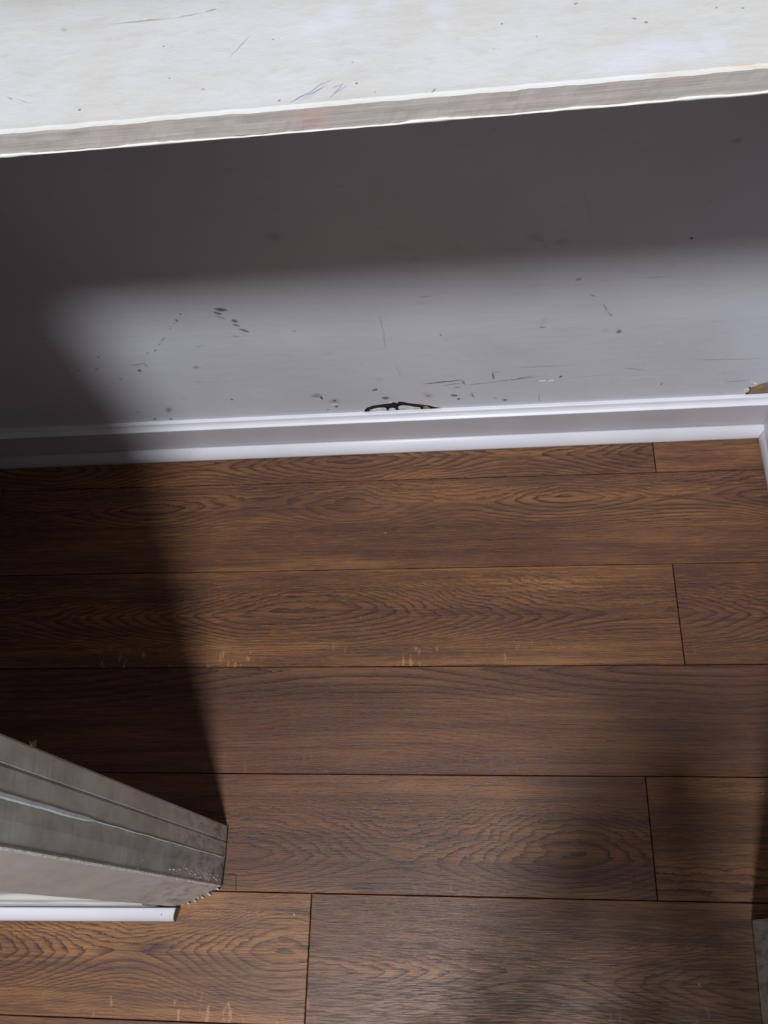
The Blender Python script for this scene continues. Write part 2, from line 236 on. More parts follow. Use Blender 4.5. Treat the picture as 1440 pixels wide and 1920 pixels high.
def board(k, i, x0, x1, ytop=None):
    y1 = Y0 - (k-1)*W - GAP; y0 = Y0 - k*W + GAP
    xc = (x0+x1)/2; yc = Y0 - (k-0.5)*W
    bm = bmesh.new(); c = 0.0009
    xa, xb = x0+GAP, x1-GAP
    def ytp(x): return y1 if ytop is None else min(y1, ytop(x))
    ring = lambda d, z: [bm.verts.new((p[0]-0.0, p[1]-yc, z)) for p in
        ((xa+d, y0+d), (xb-d, y0+d), (xb-d, ytp(xb)-d), (xa+d, ytp(xa)-d))]
    a = ring(0, -0.008); b = ring(0, -c); t = ring(c, 0)
    for p, q in ((a, b), (b, t)):
        for j in range(4): bm.faces.new((p[j], p[(j+1) % 4], q[(j+1) % 4], q[j]))
    bm.faces.new(t); bm.faces.new(a[::-1])
    o = from_bm('floorboard', bm, M_oak, floor); o.location = (0, yc, 0)
    rr = random.Random(k*31+i)
    gx, gy, gl, gg, gk, ti, fk = grain.get((k, i), (rr.uniform(-1, 1), rr.uniform(-.04, .04), rr.uniform(.5, 1), rr.uniform(2, 4), rr.uniform(900, 1400), rr.uniform(0, .25), rr.uniform(.2, 1)))
    o['seed'] = 3.7*k + 11.3*i + 1.0; o['grain_x'] = gx; o['grain_y'] = gy; o['grain_l'] = gl; o['grain_g'] = gg
    o['grain_k'] = float(gk); o['tint'] = ti; o['fleck'] = fk
for k in range(0, 16):
    js = [j for j in rows[k] if -2.39 < j < 1.59]
    ed = [-2.4] + js + [1.6]
    top = (lambda x: yb(x) + 0.018) if k == 0 else None
    first = 0
    idx = {0: {0: 5, 1: 0, 2: 1}, 1: {0: 5, 1: 0, 2: 6}, 2: {0: 5, 1: 0, 2: 1}, 3: {0: 5, 1: 0, 2: 6}, 4: {0: 5, 1: 0, 2: 1}, 5: {0: 0, 1: 1}}.get(k, {})
    for i, (a, b) in enumerate(zip(ed[:-1], ed[1:])): board(k, idx.get(i, i), a, b, top)

# ---------------- back wall with two broken spots above the skirting ----------------
DW = 0.0371
def yw(x): return yb(x) + DW
hole = [(-0.2235, 0.09), (-0.2225, 0.1045), (-0.2185, 0.1150), (-0.2120, 0.1215), (-0.2012, 0.1265), (-0.1860, 0.1290), (-0.1718, 0.1306), (-0.1670, 0.1345),
        (-0.1620, 0.1350), (-0.1543, 0.1310), (-0.1500, 0.1362), (-0.1440, 0.1350), (-0.1337, 0.1300), (-0.1160, 0.1240), (-0.1040, 0.1195), (-0.0980, 0.1205),
        (-0.0866, 0.1127), (-0.0703, 0.1065), (-0.0690, 0.09)]
tan = [(0.4984, 0.09), (0.4985, 0.1160), (0.4992, 0.1295), (0.5040, 0.1285), (0.5110, 0.1340), (0.5166, 0.1389), (0.5291, 0.1448), (0.5460, 0.1470),
       (0.5600, 0.1400), (0.5650, 0.09)]
XL, XR, ZC = -1.22, 0.5735, 2.45
XL, XR, ZC = -1.22, 0.5735, 2.45
wall_back = structure(empty('wall_back'), 'scuffed grey painted back wall below the shelf')
foot = [(XL, 0.09)] + hole + tan + [(XR, 0.09)]
cols = []
for (xa, za), (xb, zb) in zip(foot[:-1], foot[1:]):
    cuts = [xa] + [c for c in WALL_CUTS if xa < c < xb] + [xb]
    for c, d in zip(cuts[:-1], cuts[1:]):
        f = lambda x: za + (zb-za)*(x-xa)/(xb-xa)
        cols.append((c, f(c), d, f(d)))
bm = bmesh.new()
for xa, za, xb, zb in cols:
    mi = sum(1 for c in WALL_CUTS[1:-1] if (xa+xb)/2 > c)
    P = lambda x, z, d=0.0: bm.verts.new((x, yw(x)+d, z))
    for q in ([P(xa, za), P(xb, zb), P(xb, 0.2), P(xa, 0.2)], [P(xa, 0.2), P(xb, 0.2), P(xb, ZC), P(xa, ZC)], [P(xa, za), P(xa, za, .006), P(xb, zb, .006), P(xb, zb)]):
        bm.faces.new(q).material_index = mi
bmesh.ops.remove_doubles(bm, verts=bm.verts[:], dist=1e-5)
me = bpy.data.meshes.new('plaster_skin'); bm.to_mesh(me); bm.free()
o = link('plaster_skin', me, M_walls[0], wall_back)
for m in M_walls[1:]: me.materials.append(m)
bm = bmesh.new()
vs = add_box(bm, (XL-0.1, 0.0, -0.03), (XR+0.1, 0.1, ZC))
for v in vs: v.co.y += yw(v.co.x) + 0.016 + 0.0
from_bm('wall_core', bm, M_void, wall_back)
# crumbled plaster left inside the hole
def rubble(name, pts, mat, depth, thick):
    bm = bmesh.new(); cx = sum(p[0] for p in pts)/len(pts); cz = sum(p[1] for p in pts)/len(pts)
    rr = random.Random(len(pts))
    a = [bm.verts.new((x, yw(x)+depth+thick, z-0.0004 if mat is M_plaster else z)) for x, z in pts]
    b = [bm.verts.new((x+(cx-x)*0.12, yw(x)+depth+rr.uniform(0, .0015), (z-0.0004+(cz-z)*0.22 if mat is M_plaster else z+(cz-z)*0.2))) for x, z in pts]
    t = bm.verts.new((cx, yw(cx)+depth-0.0008, cz)); n = len(pts)
    for i in range(n):
        j = (i+1) % n; bm.faces.new((a[i], a[j], b[j], b[i])); bm.faces.new((b[i], b[j], t))
    bm.faces.new(a)
    o = from_bm(name, bm, mat, wall_back); return o
hc = [(x-0.0008 if x < -.14 else x+0.0008, z+0.0006) for x, z in hole]
bm = bmesh.new(); fr_ = [bm.verts.new((x, yw(x)+0.0022+0.0012*abs(noise.noise(Vector((x*300, z*300, 0)))), z)) for x, z in hc]; bk_ = [bm.verts.new((x, yw(x)+0.0055, z)) for x, z in hc]
bm.faces.new(fr_); bm.faces.new(bk_)
for i in range(len(hc)): bm.faces.new((fr_[i], fr_[(i+1) % len(hc)], bk_[(i+1) % len(hc)], bk_[i]))
from_bm('dark_backing', bm, M_void2, wall_back)
o = rubble('plaster_chunk', [(-0.2125, 0.092), (-0.2130, 0.1075), (-0.2060, 0.1115), (-0.1950, 0.1150), (-0.1830, 0.1165), (-0.1770, 0.1130), (-0.1730, 0.092)], M_plaster, 0.0006, 0.0045)
o['label'] = 'white broken plaster lump in the wall hole'
rubble('plaster_chunk', [(-0.1760, 0.092), (-0.1745, 0.1100), (-0.1660, 0.1140), (-0.1590, 0.1110), (-0.1560, 0.092)], M_plaster, 0.0012, 0.0040)
rubble('plaster_chunk', [(-0.1570, 0.092), (-0.1560, 0.1150), (-0.1490, 0.1220), (-0.1380, 0.1190), (-0.1230, 0.1128), (-0.1100, 0.1095), (-0.1060, 0.092)], M_plaster, 0.0006, 0.0045)
rubble('plaster_chunk', [(-0.108, 0.092), (-0.106, 0.1120), (-0.1000, 0.1155), (-0.0930, 0.108), (-0.090, 0.092)], M_tan, 0.0008, 0.0045)
rubble('bare_patch', [(0.5025, 0.088), (0.5045, 0.1120), (0.5000, 0.1288), (0.5045, 0.1278), (0.5110, 0.1332), (0.5166, 0.1380), (0.5291, 0.1440), (0.5460, 0.1462), (0.56, 0.139), (0.564, 0.088)], M_tan, 0.0015, 0.012)['label'] = 'tan bare patch where grey paint has chipped off'
# flakes of paint standing proud round the broken spots
def flake(x, z, w, hgt, a, mat, seed):
    bm = bmesh.new(); rr = random.Random(seed); n = 7; f = []; b = []
    for i in range(n):
        t = 2*math.pi*i/n; r = rr.uniform(.7, 1.1)
        u, v = w*r*math.cos(t), hgt*r*math.sin(t)
        px, pz = x+u*math.cos(a)-v*math.sin(a), z+u*math.sin(a)+v*math.cos(a)
        f.append(bm.verts.new((px, yw(px)-0.0012-rr.uniform(0, .0008), pz))); b.append(bm.verts.new((px, yw(px)+0.0005, pz)))
    bm.faces.new(f); bm.faces.new(b)
    for i in range(n): bm.faces.new((f[i], f[(i+1) % n], b[(i+1) % n], b[i]))
    return from_bm('paint_flake', bm, mat, wall_back)
for s, (x, z, w, hh, a, m) in enumerate([(0.497, 0.120, .006, .006, .8, M_lip), (0.507, 0.140, .005, .004, -.5, M_lip), (0.500, 0.146, .003, .003, 0, M_wall_plain),
        (-0.276, 0.137, .009, .0022, .2, M_wall_plain), (-0.108, 0.1235, .007, .0018, -.4, M_tan), (-0.095, 0.1215, .004, .0018, -.5, M_plaster),
        (-0.167, 0.136, .004, .002, .1, M_plaster), (0.118, 0.183, .009, .0022, .1, M_wall_plain), (0.135, 0.183, .006, .002, .3, M_wall_plain)]):
    flake(x, z, w, hh, a, m, s)

# ---------------- other walls and ceiling ----------------
structure(box('wall_right', (XR, -0.02+0.18, -0.03), (XR+0.1, 1.05, ZC), M_wall_plain), 'grey painted right wall of the cupboard')
structure(box('wall_left', (XL-0.1, 0.17, -0.03), (XL, 1.05, ZC), M_wall_plain), 'grey painted left wall of the cupboard')
structure(box('ceiling', (-2.4, 0.045, ZC), (1.6, 1.05, ZC+0.1), M_ceiling), 'white ceiling')
# front partition: left of the opening, right of it, and above it
YF = 0.044
wf = structure(empty('wall_front'), 'grey partition wall with the cupboard doorway')
def sheared(name, a, b, mat, parent, s=0.018):
    bm = bmesh.new(); vs = add_box(bm, a, b)
    for v in vs:
        if v.co.y < (a[1]+b[1])/2: v.co.y += s*(v.co.x+0.52)
    return from_bm(name, bm, mat, parent)
sheared('left_section', (-2.4, YF, -0.008), (-0.5005, 0.150, ZC), M_wall_plain, wf)
box('stud', (-0.5004, 0.062, -0.008), (-0.468, 0.150, 2.03), M_wall_plain, wf)
sheared('right_section', (0.60-0.13, YF, -0.008), (1.6, 0.150, ZC), M_wall_plain, wf, 0)
box('header', (-0.5005, YF, 2.03), (0.47, 0.150, ZC), M_wall_plain, wf)

# ---------------- skirting and quadrants ----------------
# (distance from quadrant foot line into the wall, height)
prof_skirt = [(0.0215, 0.0), (0.0215, 0.0895), (0.0205, 0.0905), (0.0205, 0.0918), (0.0222, 0.0930), (0.0250, 0.0945), (0.0277, 0.0975), (0.0290, 0.1010),
              (0.0292, 0.1035), (0.0300, 0.1052), (0.0318, 0.1060), (0.0368, 0.1062), (0.0368, 0.0)]
def along_back(x): return ((x, yb(x), 0), (0, 1, 0), (0, 0, 1))
XQ = 0.5515
bs = structure(empty('baseboard_back'), 'white moulded skirting board along the grey back wall')
sweep('skirting_board', prof_skirt, [along_back(XL+0.001), along_back(XR-0.0225)], M_white, bs)
# flat field of the board reads greyer than the gloss mouldings
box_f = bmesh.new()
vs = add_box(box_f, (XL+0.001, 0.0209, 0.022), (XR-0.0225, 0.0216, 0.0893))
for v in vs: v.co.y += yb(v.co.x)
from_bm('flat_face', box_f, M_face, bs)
def quad_prof(r, n=8):
    pts = [(r, 0.0)]
    for i in range(n+1):
        t = math.pi/2*i/n; pts.append((r - r*math.cos(t), r*1.08*math.sin(t)))
    return pts
RQ = 0.0206
def quadrant(name, path, label):
    o = sweep(name, quad_prof(RQ), path, M_white); structure(o, label)
    for p in o.data.polygons:
        if len(p.vertices) == 4: p.use_smooth = True
    return o
# the two quadrants meet in a mitre in the back right corner
def mitre_back(bm, rings):
    for i, v in enumerate(rings[-1]):
        u = v.co.y - yb(v.co.x); v.co.x = XQ - TH*v.co.y + u - 0.0004 + 0.008; 
def mitre_right(bm, rings):
    for i, v in enumerate(rings[-1]):
        u = v.co.x - (XQ); v.co.y = yb(XQ) + u - 0.0004
q1 = quadrant('trim_1', [along_back(XL+0.001), along_back(XQ)], 'white quadrant beading along the foot of the back skirting')
for v in q1.data.vertices:
    if v.co.x > 0.4:
        u = v.co.y - yb(XQ); v.co.x = XQ - TH*yb(XQ) + u - 0.0003
xr = lambda y: XQ - TH*y
q2 = quadrant('trim_2', [((xr(0.16), 0.16, 0), (1, 0, 0), (0, 0, 1)), ((xr(0.888), 0.888, 0), (1, 0, 0), (0, 0, 1))], 'white quadrant beading running along the right wall')
for v in q2.data.vertices:
    if v.co.y > 0.5:
        u = v.co.x - xr(0.888); v.co.y = yb(XQ) + u - 0.0003
bm = bmesh.new(); add_box(bm, (XR-0.0222, 0.16, 0), (XR-0.0006, 0.94, 0.106))
bmesh.ops.delete(bm, geom=[], context='VERTS')
br = structure(from_bm('baseboard_right', bm, M_white), 'white skirting board along the right wall')
for v in br.data.vertices:
    if v.co.y > 0.5: v.co.y = 0.9155 if v.co.x > 0.57 else 0.9155
# gap-free field piece on the right board is hidden from the camera

# ---------------- shelf ----------------
ZS = 1.190; TS = 0.0184
def ys(x): return 0.4477 + 0.015*x
M_top = None
def shelf_top_material():
    N = NT('worn_white_shelf_paint'); oc = N.coord()
    xyz = N.n('ShaderNodeSeparateXYZ', {0: oc})
    flat = N.n('ShaderNodeCombineXYZ', {0: xyz.outputs[0], 1: xyz.outputs[1], 2: 0.0}).outputs[0]
    a = N.noise(flat, 9.0, 5.0, 0.6); b = N.noise(N.scaled(flat, (1, 2, 1)), 55.0, 5.0, 0.65)
    col = N.mix(N.rng(a, 0.35, 0.65), rgb(217, 217, 217), rgb(211, 209, 204))
    col = N.mix(N.rng(b, 0.5, 0.72, 0, 0.35), col, rgb(200, 195, 186))
    col = paint_marks(N, col, flat, SHELF_MARKS, 0.0016, 260.0)
    N.set(N.b.inputs['Base Color'], col); N.b.inputs['Roughness'].default_value = 0.5
    N.set(N.b.inputs['Normal'], N.bump(N.math('ADD', N.math('MULTIPLY', a, 4.0), b), 0.3, 0.0015)); return N.m
def shelf_edge_material():
    N = NT('thin_taupe_edge_paint'); v = N.scaled(N.coord(), (0.2, 1, 5.0))
    a = N.noise(v, 60.0, 5.0, 0.6); b = N.noise(N.coord(), 22.0, 3.0, 0.5)
    col = N.mix(N.rng(a, 0.35, 0.68), rgb(196, 190, 184), rgb(178, 170, 163))
    col = N.mix(N.rng(b, 0.52, 0.72, 0, 0.5), col, rgb(196, 182, 172))
    xs = N.n('ShaderNodeSeparateXYZ', {0: N.coord()}).outputs[0]
    pk = N.rng(N.math('ABSOLUTE', N.math('SUBTRACT', xs, -0.096)), 0.003, 0.011, 0.45, 0.0)
    col = N.mix(pk, col, rgb(206, 172, 162))
    N.set(N.b.inputs['Base Color'], col); N.b.inputs['Roughness'].default_value = 0.6
    N.set(N.b.inputs['Normal'], N.bump(a, 0.35, 0.0012)); return N.m
M_top = shelf_top_material(); M_edge = shelf_edge_material()
shelf = empty('shelf', (0, 0, 0))
shelf['label'] = 'deep white painted shelf with worn chipped front edge, fixed above the cupboard floor'; shelf['category'] = 'shelf'
# board: fine strips along x so the arris can be uneven
def n1(x, s, seed=0.0): return noise.noise(Vector((x*s, seed, 0.3)))
bm = bmesh.new(); NX = 500; xs_ = [XL+0.002 + (XR-0.004-XL)*i/NX for i in range(NX+1)]
prof = []
for x in xs_:
    e = ys(x); j1 = 0.0009*n1(x, 60) + 0.0005*n1(x, 220, 2); j2 = 0.0007*n1(x, 45, 5) + 0.0006*n1(x, 200, 6); hb = 0.0010*n1(x, 30, 9)+0.0005*n1(x, 160, 3)
    yy = yw(x) - 0.001
    prof.append([(x, yy, ZS), (x, e+0.0006+j2*0.3, ZS+hb*0.6), (x, e+j2, ZS+0.0015+hb*0.5), (x, e+0.0003*n1(x, 80, 4), ZS+TS*0.5), (x, e+j1, ZS+TS-0.0016),
                 (x, e+0.0007+j1, ZS+TS-0.0005), (x, e+0.0022+j1*0.6, ZS+TS+0.0002), (x, e+0.006, ZS+TS), (x, yy, ZS+TS)])
rings = [[bm.verts.new(p) for p in pr] for pr in prof]; n = 9
for a, b in zip(rings[:-1], rings[1:]):
    for i in range(n): bm.faces.new((a[i], a[(i+1) % n], b[(i+1) % n], b[i])).material_index = 1 if i in (1, 2, 3) else 0
bm.faces.new(rings[0]); bm.faces.new(rings[-1])
o = from_bm('shelf_board', bm, M_top, shelf); o.data.materials.append(M_edge)
# the bead of thick white paint hanging off the lower arris, and the one along the upper arris
def bead(name, zc, y_off, hmin, hmax, seed, thr, sag):
    bm = bmesh.new(); rings = []
    for x in xs_:
        w = max(0.0, min(1.0, (n1(x, 14, seed) - thr)*3 + 0.5)) * (0.75 + 0.5*n1(x, 70, seed+1))
        hh = hmin + (hmax-hmin)*max(0, w); hh = max(hh, 0.0003); z0 = zc + 0.0004*n1(x, 90, seed+2); e = ys(x)+y_off
        if sag: pts = [(e+0.002, z0+hh), (e-0.0004-hh*0.25, z0+hh*0.9), (e-0.0006-hh*0.3, z0+hh*0.3), (e-0.0002, z0-0.0006-hh*0.2), (e+0.002, z0-0.0004)]
        else: pts = [(e+0.003, z0-0.0004), (e-0.0006, z0-hh), (e-0.0011, z0-hh*0.4), (e-0.0004, z0+0.0008), (e+0.0025, z0+0.0011)]
        rings.append([bm.verts.new((x, y, z)) for y, z in pts])
    for a, b in zip(rings[:-1], rings[1:]):
        for i in range(5): bm.faces.new((a[i], a[(i+1) % 5], b[(i+1) % 5], b[i]))
    bm.faces.new(rings[0]); bm.faces.new(rings[-1])
    return from_bm(name, bm, M_lip, shelf, smooth=True)
bead('paint_bead', ZS, 0.0, 0.0004, 0.0034, 11.0, -0.05, True)['label'] = 'white paint bead along the lower edge'
# battens that carry the shelf at both ends
for x0, x1 in ((XL+0.0008, XL+0.022), (XR-0.022, XR-0.0008)):
    box('batten', (x0, 0.50, ZS-0.036), (x1, 0.90, ZS-0.0015), M_oldwhite, shelf)

# ---------------- door frame on the left of the opening ----------------
def jamb_material(name, base, dirt, streak_col, amount):
    """thick old gloss: blotchy, grimier towards the foot, nicked in short upright strokes near the arrises"""
    N = NT(name); oc = N.coord()
    z = N.n('ShaderNodeSeparateXYZ', {0: oc}).outputs[2]
    a = N.noise(N.scaled(oc, (75, 75, 26)), 1.0, 4.0, 0.6)
    b = N.noise(N.scaled(oc, (12, 12, 9)), 1.0, 3.0, 0.55)
    low = N.rng(z, 0.02, 0.40, 1.0, 0.0)
    col = N.mix(N.rng(b, 0.35, 0.65), base, dirt)
    col = N.mix(N.math('MULTIPLY', N.rng(a, 0.42, 0.68, 0, 0.60), N.math('ADD', low, 0.2)), col, rgb(112, 100, 78))
    nick = N.noise(N.scaled(oc, (330, 330, 90)), 1.0, 2.0, 0.5)
    patchy = N.rng(N.noise(N.scaled(oc, (40, 40, 10), (4, 4, 4)), 1.0, 2.0), 0.46, 0.62)
    col = N.mix(N.math('MULTIPLY', N.math('MULTIPLY', N.rng(nick, 0.57, 0.65), patchy), N.math('MULTIPLY', N.math('ADD', low, 0.12), amount)), col, streak_col)
    N.set(N.b.inputs['Base Color'], col); N.b.inputs['Roughness'].default_value = 0.40
    N.set(N.b.inputs['Normal'], N.bump(N.math('ADD', N.math('MULTIPLY', a, 1.0), N.math('MULTIPLY', nick, 0.4)), 0.16, 0.0010)); return N.m
M_jamb = jamb_material('dirty_grey_gloss', rgb(206, 209, 202), rgb(178, 178, 166), rgb(205, 203, 196), 0.9)
M_stop = jamb_material('grey_stop_paint', rgb(206, 204, 194), rgb(186, 182, 170), rgb(210, 206, 198), 0.5)
M_case = jamb_material('taupe_architrave_gloss', rgb(190, 185, 180), rgb(178, 171, 164), rgb(215, 213, 208), 0.3)
frame = structure(empty('door_2', (-0.45, 0.10, 0)), 'worn grey painted door frame at the left of the opening')
frame['label'] = 'worn grey painted door frame at the left of the opening'
def post(name, pts, mat, ztop=2.03, rag=0.0, label=None, arris=0.00010, seed=1):
    """upright with plan outline pts; fine rings near the eye so arrises look chipped; ragged foot"""
    bm = bmesh.new(); zs = [0.0005, 0.003, 0.006, 0.010] + [0.016+0.006*i for i in range(130)] + [0.9, 1.2, ztop]
    rings = []
    cx = sum(p[0] for p in pts)/len(pts); cy = sum(p[1] for p in pts)/len(pts)
    for k, z in enumerate(zs):
        r = []
        for i, (x, y) in enumerate(pts):
            j = arris*(noise.noise(Vector((z*90, i*7.1+seed, 0)))*1.6 + noise.noise(Vector((z*300, i*3.1+seed, 5)))) if z < .9 else 0
            ln = math.hypot(cx-x, cy-y); j2 = rag*max(0, 1-z/0.014)*(0.4+abs(noise.noise(Vector((i*3.3, z*200, seed))))*1.6)
            j -= 0
            r.append(bm.verts.new((x+(cx-x)/ln*(j+j2)+0.45, y+(cy-y)/ln*(j+j2)-0.10, z)))
        rings.append(r)
    n = len(pts)
    for a, b in zip(rings[:-1], rings[1:]):
        for i in range(n): bm.faces.new((a[i], a[(i+1) % n], b[(i+1) % n], b[i]))
    bm.faces.new(rings[0]); bm.faces.new(rings[-1])
    o = from_bm(name, bm, mat, frame)
    if label: o['label'] = label
    return o
post('jamb', [(-0.4515, 0.0605), (-0.4492, 0.0640), (-0.4485, 0.085), (-0.4495, 0.1045), (-0.4675, 0.1045), (-0.4675, 0.0605)], M_jamb, seed=3)
post('door_stop', [(-0.4480, 0.1056), (-0.4472, 0.1075), (-0.4474, 0.1290), (-0.4490, 0.1303), (-0.4490, 0.1318), (-0.4478, 0.1330), (-0.4482, 0.1548), (-0.4500, 0.1574), (-0.4675, 0.1574), (-0.4675, 0.1056)], M_stop, seed=9)
post('architrave', [(-0.4500, 0.0600), (-0.4560, 0.0562), (-0.5100, 0.0300), (-0.5220, 0.0275), (-0.5330, 0.0285), (-0.5420, 0.0320), (-0.5480, 0.0365), (-0.5500, 0.0430), (-0.5007, 0.0430), (-0.5007, 0.0615), (-0.4525, 0.0615)],
     M_case, rag=0.004, seed=5)
# ridge of cracked paint along the arris between jamb and stop: broad and blue-white higher up
bm = bmesh.new(); rings = []
for i in range(160):
    z = 0.012 + i*0.006
    w = 0.0006 + 0.0005*abs(noise.noise(Vector((z*70, 1, 1)))) + (0.0024 if z > 0.55 else 0)*min(1, max(0, (z-0.55)/0.03))
    c = 0.1052 + 0.0005*noise.noise(Vector((z*20, 3, 3)))
    rings.append([bm.verts.new((xx+0.45, yy-0.10, z)) for xx, yy in ((-0.4486, c-w), (-0.4468, c-w*0.5), (-0.4464, c+w*0.6), (-0.4476, c+w))])
for a, b in zip(rings[:-1], rings[1:]):
    for i in range(4): bm.faces.new((a[i], a[(i+1) % 4], b[(i+1) % 4], b[i]))
bm.faces.new(rings[0]); bm.faces.new(rings[-1])
from_bm('cracked_paint_ridge', bm, plain('blue_white_old_paint', rgb(205, 210, 212), 0.5, 0.05, 0.3, 60.0), frame)['label'] = 'pale cracked paint ridge along the frame corner'
bm = bmesh.new(); rings = []
for i in range(260):
    z = 0.006 + i*0.0035
    w = 0.0007 + 0.0008*abs(noise.noise(Vector((z*110, 4, 1)))) + 0.0005*abs(noise.noise(Vector((z*400, 2, 1))))
    rings.append([bm.verts.new((xx+0.45, yy-0.10, z)) for xx, yy in ((-0.4520, 0.0602-w), (-0.4487, 0.0594), (-0.4478, 0.0608+w*0.8), (-0.4496, 0.0630+w))])
for a, b in zip(rings[:-1], rings[1:]):
    for i in range(4): bm.faces.new((a[i], a[(i+1) % 4], b[(i+1) % 4], b[i]))
bm.faces.new(rings[0]); bm.faces.new(rings[-1])
from_bm('chipped_arris', bm, plain('chipped_pale_paint', rgb(240, 239, 234), 0.5, 0.12, 0.6, 160.0), frame)['label'] = 'chipped pale arris of the frame'
# flaked paint chips along the foot and arrises
bm = bmesh.new(); rr = random.Random(4)
def chip(bm, x, y, z, s):
    vs = [bm.verts.new((x+0.45+rr.uniform(-s, s), y-0.10+rr.uniform(-s, s), z+rr.uniform(-s, s)*1.8)) for _ in range(4)]
    for f in ((0, 1, 2), (0, 1, 3), (0, 2, 3), (1, 2, 3)): bm.faces.new([vs[i] for i in f])
for i in range(280):
    z = abs(rr.gauss(0, 0.35))+0.008; chip(bm, -0.4492, 0.0600, z, 0.0012)
for i in range(60):
    z = abs(rr.gauss(0, 0.10))+0.01; chip(bm, -0.4474, rr.uniform(0.108, 0.128), z, 0.0008)
for i in range(110):
    z = abs(rr.gauss(0, 0.14))+0.008; chip(bm, -0.4480, rr.uniform(0.064, 0.076), z, 0.0010)
for i in range(24):
    t = rr.random(); chip(bm, -0.455-0.055*t, 0.057-0.028*t, rr.uniform(0.002, 0.014), 0.0014)
o = from_bm('paint_chips', bm, M_lip, frame); o['kind'] = 'stuff'; o['label'] = 'loose white paint chips on the frame'
for cx, cy, w in ((-0.4780, 0.0425, 0.0035), (-0.5010, 0.0330, 0.003), (-0.4675, 0.0475, 0.0055), (-0.4540, 0.0560, 0.0035), (-0.4900, 0.0365, 0.003)):
    bm = bmesh.new(); bmesh.ops.create_icosphere(bm, subdivisions=1, radius=1, matrix=Matrix.Translation((cx+0.45, cy-0.10, 0.0048)) @ Matrix.Rotation(-0.45, 4, 'Z') @ Matrix.Diagonal((w, 0.002, 0.004, 1)))
    from_bm('filler_lump', bm, M_plaster, frame)
# dark strip laid on the boards, painting in the shadow gap at the frame
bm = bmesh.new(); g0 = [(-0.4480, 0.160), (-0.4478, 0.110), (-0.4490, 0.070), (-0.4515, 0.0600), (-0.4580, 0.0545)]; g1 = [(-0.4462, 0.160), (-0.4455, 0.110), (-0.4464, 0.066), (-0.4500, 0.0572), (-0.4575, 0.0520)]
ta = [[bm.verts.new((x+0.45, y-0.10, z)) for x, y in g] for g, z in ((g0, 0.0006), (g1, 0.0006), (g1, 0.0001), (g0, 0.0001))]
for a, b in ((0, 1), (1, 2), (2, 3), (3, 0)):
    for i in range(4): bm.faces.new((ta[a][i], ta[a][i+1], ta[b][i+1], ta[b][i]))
from_bm('shadow_gap_strip', bm, M_void2, frame)['label'] = 'dark strip painted in as the shadow gap at the frame foot'
for a, b in (((-0.4400, 0.0800), (-0.4250, 0.0790)), ((-0.4255, 0.0790), (-0.4235, 0.0550))):
    a = Vector(a+(0,)); b = Vector(b+(0,)); t = (b-a).normalized(); n_ = Vector((-t.y, t.x, 0))*0.0005
    bm = bmesh.new(); vs = add_box(bm, (0, 0, 0), (1, 1, 1))
    for v in vs: v.co = Vector((0.45, -0.10, 0)) + a + (b-a)*v.co.x + n_*(v.co.y*2-1) + Vector((0, 0, 0.0002+0.0002*v.co.z))
    from_bm('floor_scratch', bm, M_void2, frame)
# a tuft of yellow-green fuzz stuck on the back arris
bm = bmesh.new()
for i in range(9):
    a = Vector((0.003, 0.056+rr.uniform(-.002, .002), 0.726+rr.uniform(-.006, .006))); b = a + Vector((rr.uniform(-.001, .003), rr.uniform(.003, .008), rr.uniform(-.006, .006)))
    d = Vector((0.0006, 0, 0.0006)); e = Vector((0, 0.0005, -0.0006))
    v = [bm.verts.new(p) for p in (a-d, a+d, a+e*2, b)]
    for f in ((0, 1, 2), (0, 1, 3), (1, 2, 3), (0, 2, 3)): bm.faces.new([v[q] for q in f])
from_bm('lint_tuft', bm, M_moss, frame)['label'] = 'yellow-green tuft of lint'

# old skirting and new quadrant left of the frame, on the hall side
def yf(x): return 0.0268 + 0.0188*(x+0.52)      # face line of the skirting
path = lambda x: ((x, yf(x), 0), (0, 1, 0), (0, 0, 1))
bf = structure(sweep('baseboard_front', [(0, 0.0), (0, 0.080), (0.0015, 0.084), (0.0055, 0.087), (0.0070, 0.0925), (0.0075, 0.096), (0.0095, 0.098), (0.0160, 0.101), (0.0165, 0.103), (0.0170, 0.103), (0.0170, 0)],
      [path(-2.39), path(-0.5515)], M_oldwhite), 'old streaky painted skirting left of the door frame')
RF = 0.0208
qp = [(-0.0012, 0.0)] + [(-0.0012 - RF*math.cos(math.pi/2*i/8), RF*1.05*math.sin(math.pi/2*i/8)) for i in range(9)]
def cut(bm, rings):
    for v in rings[-1]: v.co.x += 0.006*(v.co.y - yf(-0.52) + RF)/RF
t3 = structure(sweep('trim_3', qp, [path(-2.39), path(-0.5225)], M_white, extra=cut), 'short white quadrant beading with bare brown cut end beside the door frame')
for p in t3.data.polygons:
    if len(p.vertices) == 4: p.use_smooth = True
# bare end grain
bm = bmesh.new(); base = [Vector((-0.5225, yf(-0.5225), 0)) + Vector((0.006*(u+RF)/RF, u, v)) for u, v in qp]
f = [bm.verts.new(p+Vector((0.0003, 0, 0.0))) for p in base]; b = [bm.verts.new(p+Vector((0.0016, 0.0002, 0))) for p in base]
bm.faces.new(f); bm.faces.new(b)
for i in range(len(f)): bm.faces.new((f[i], f[(i+1) % len(f)], b[(i+1) % len(f)], b[i]))
from_bm('cut_end', bm, M_mdf, t3)['label'] = 'bare brown cut end'
bm = bmesh.new(); add_box(bm, (-0.541, yf(-0.54)-0.0125, 0.0185), (-0.5397, yf(-0.54)-0.0112, 0.0195))
from_bm('nail_mark', bm, M_void, t3)

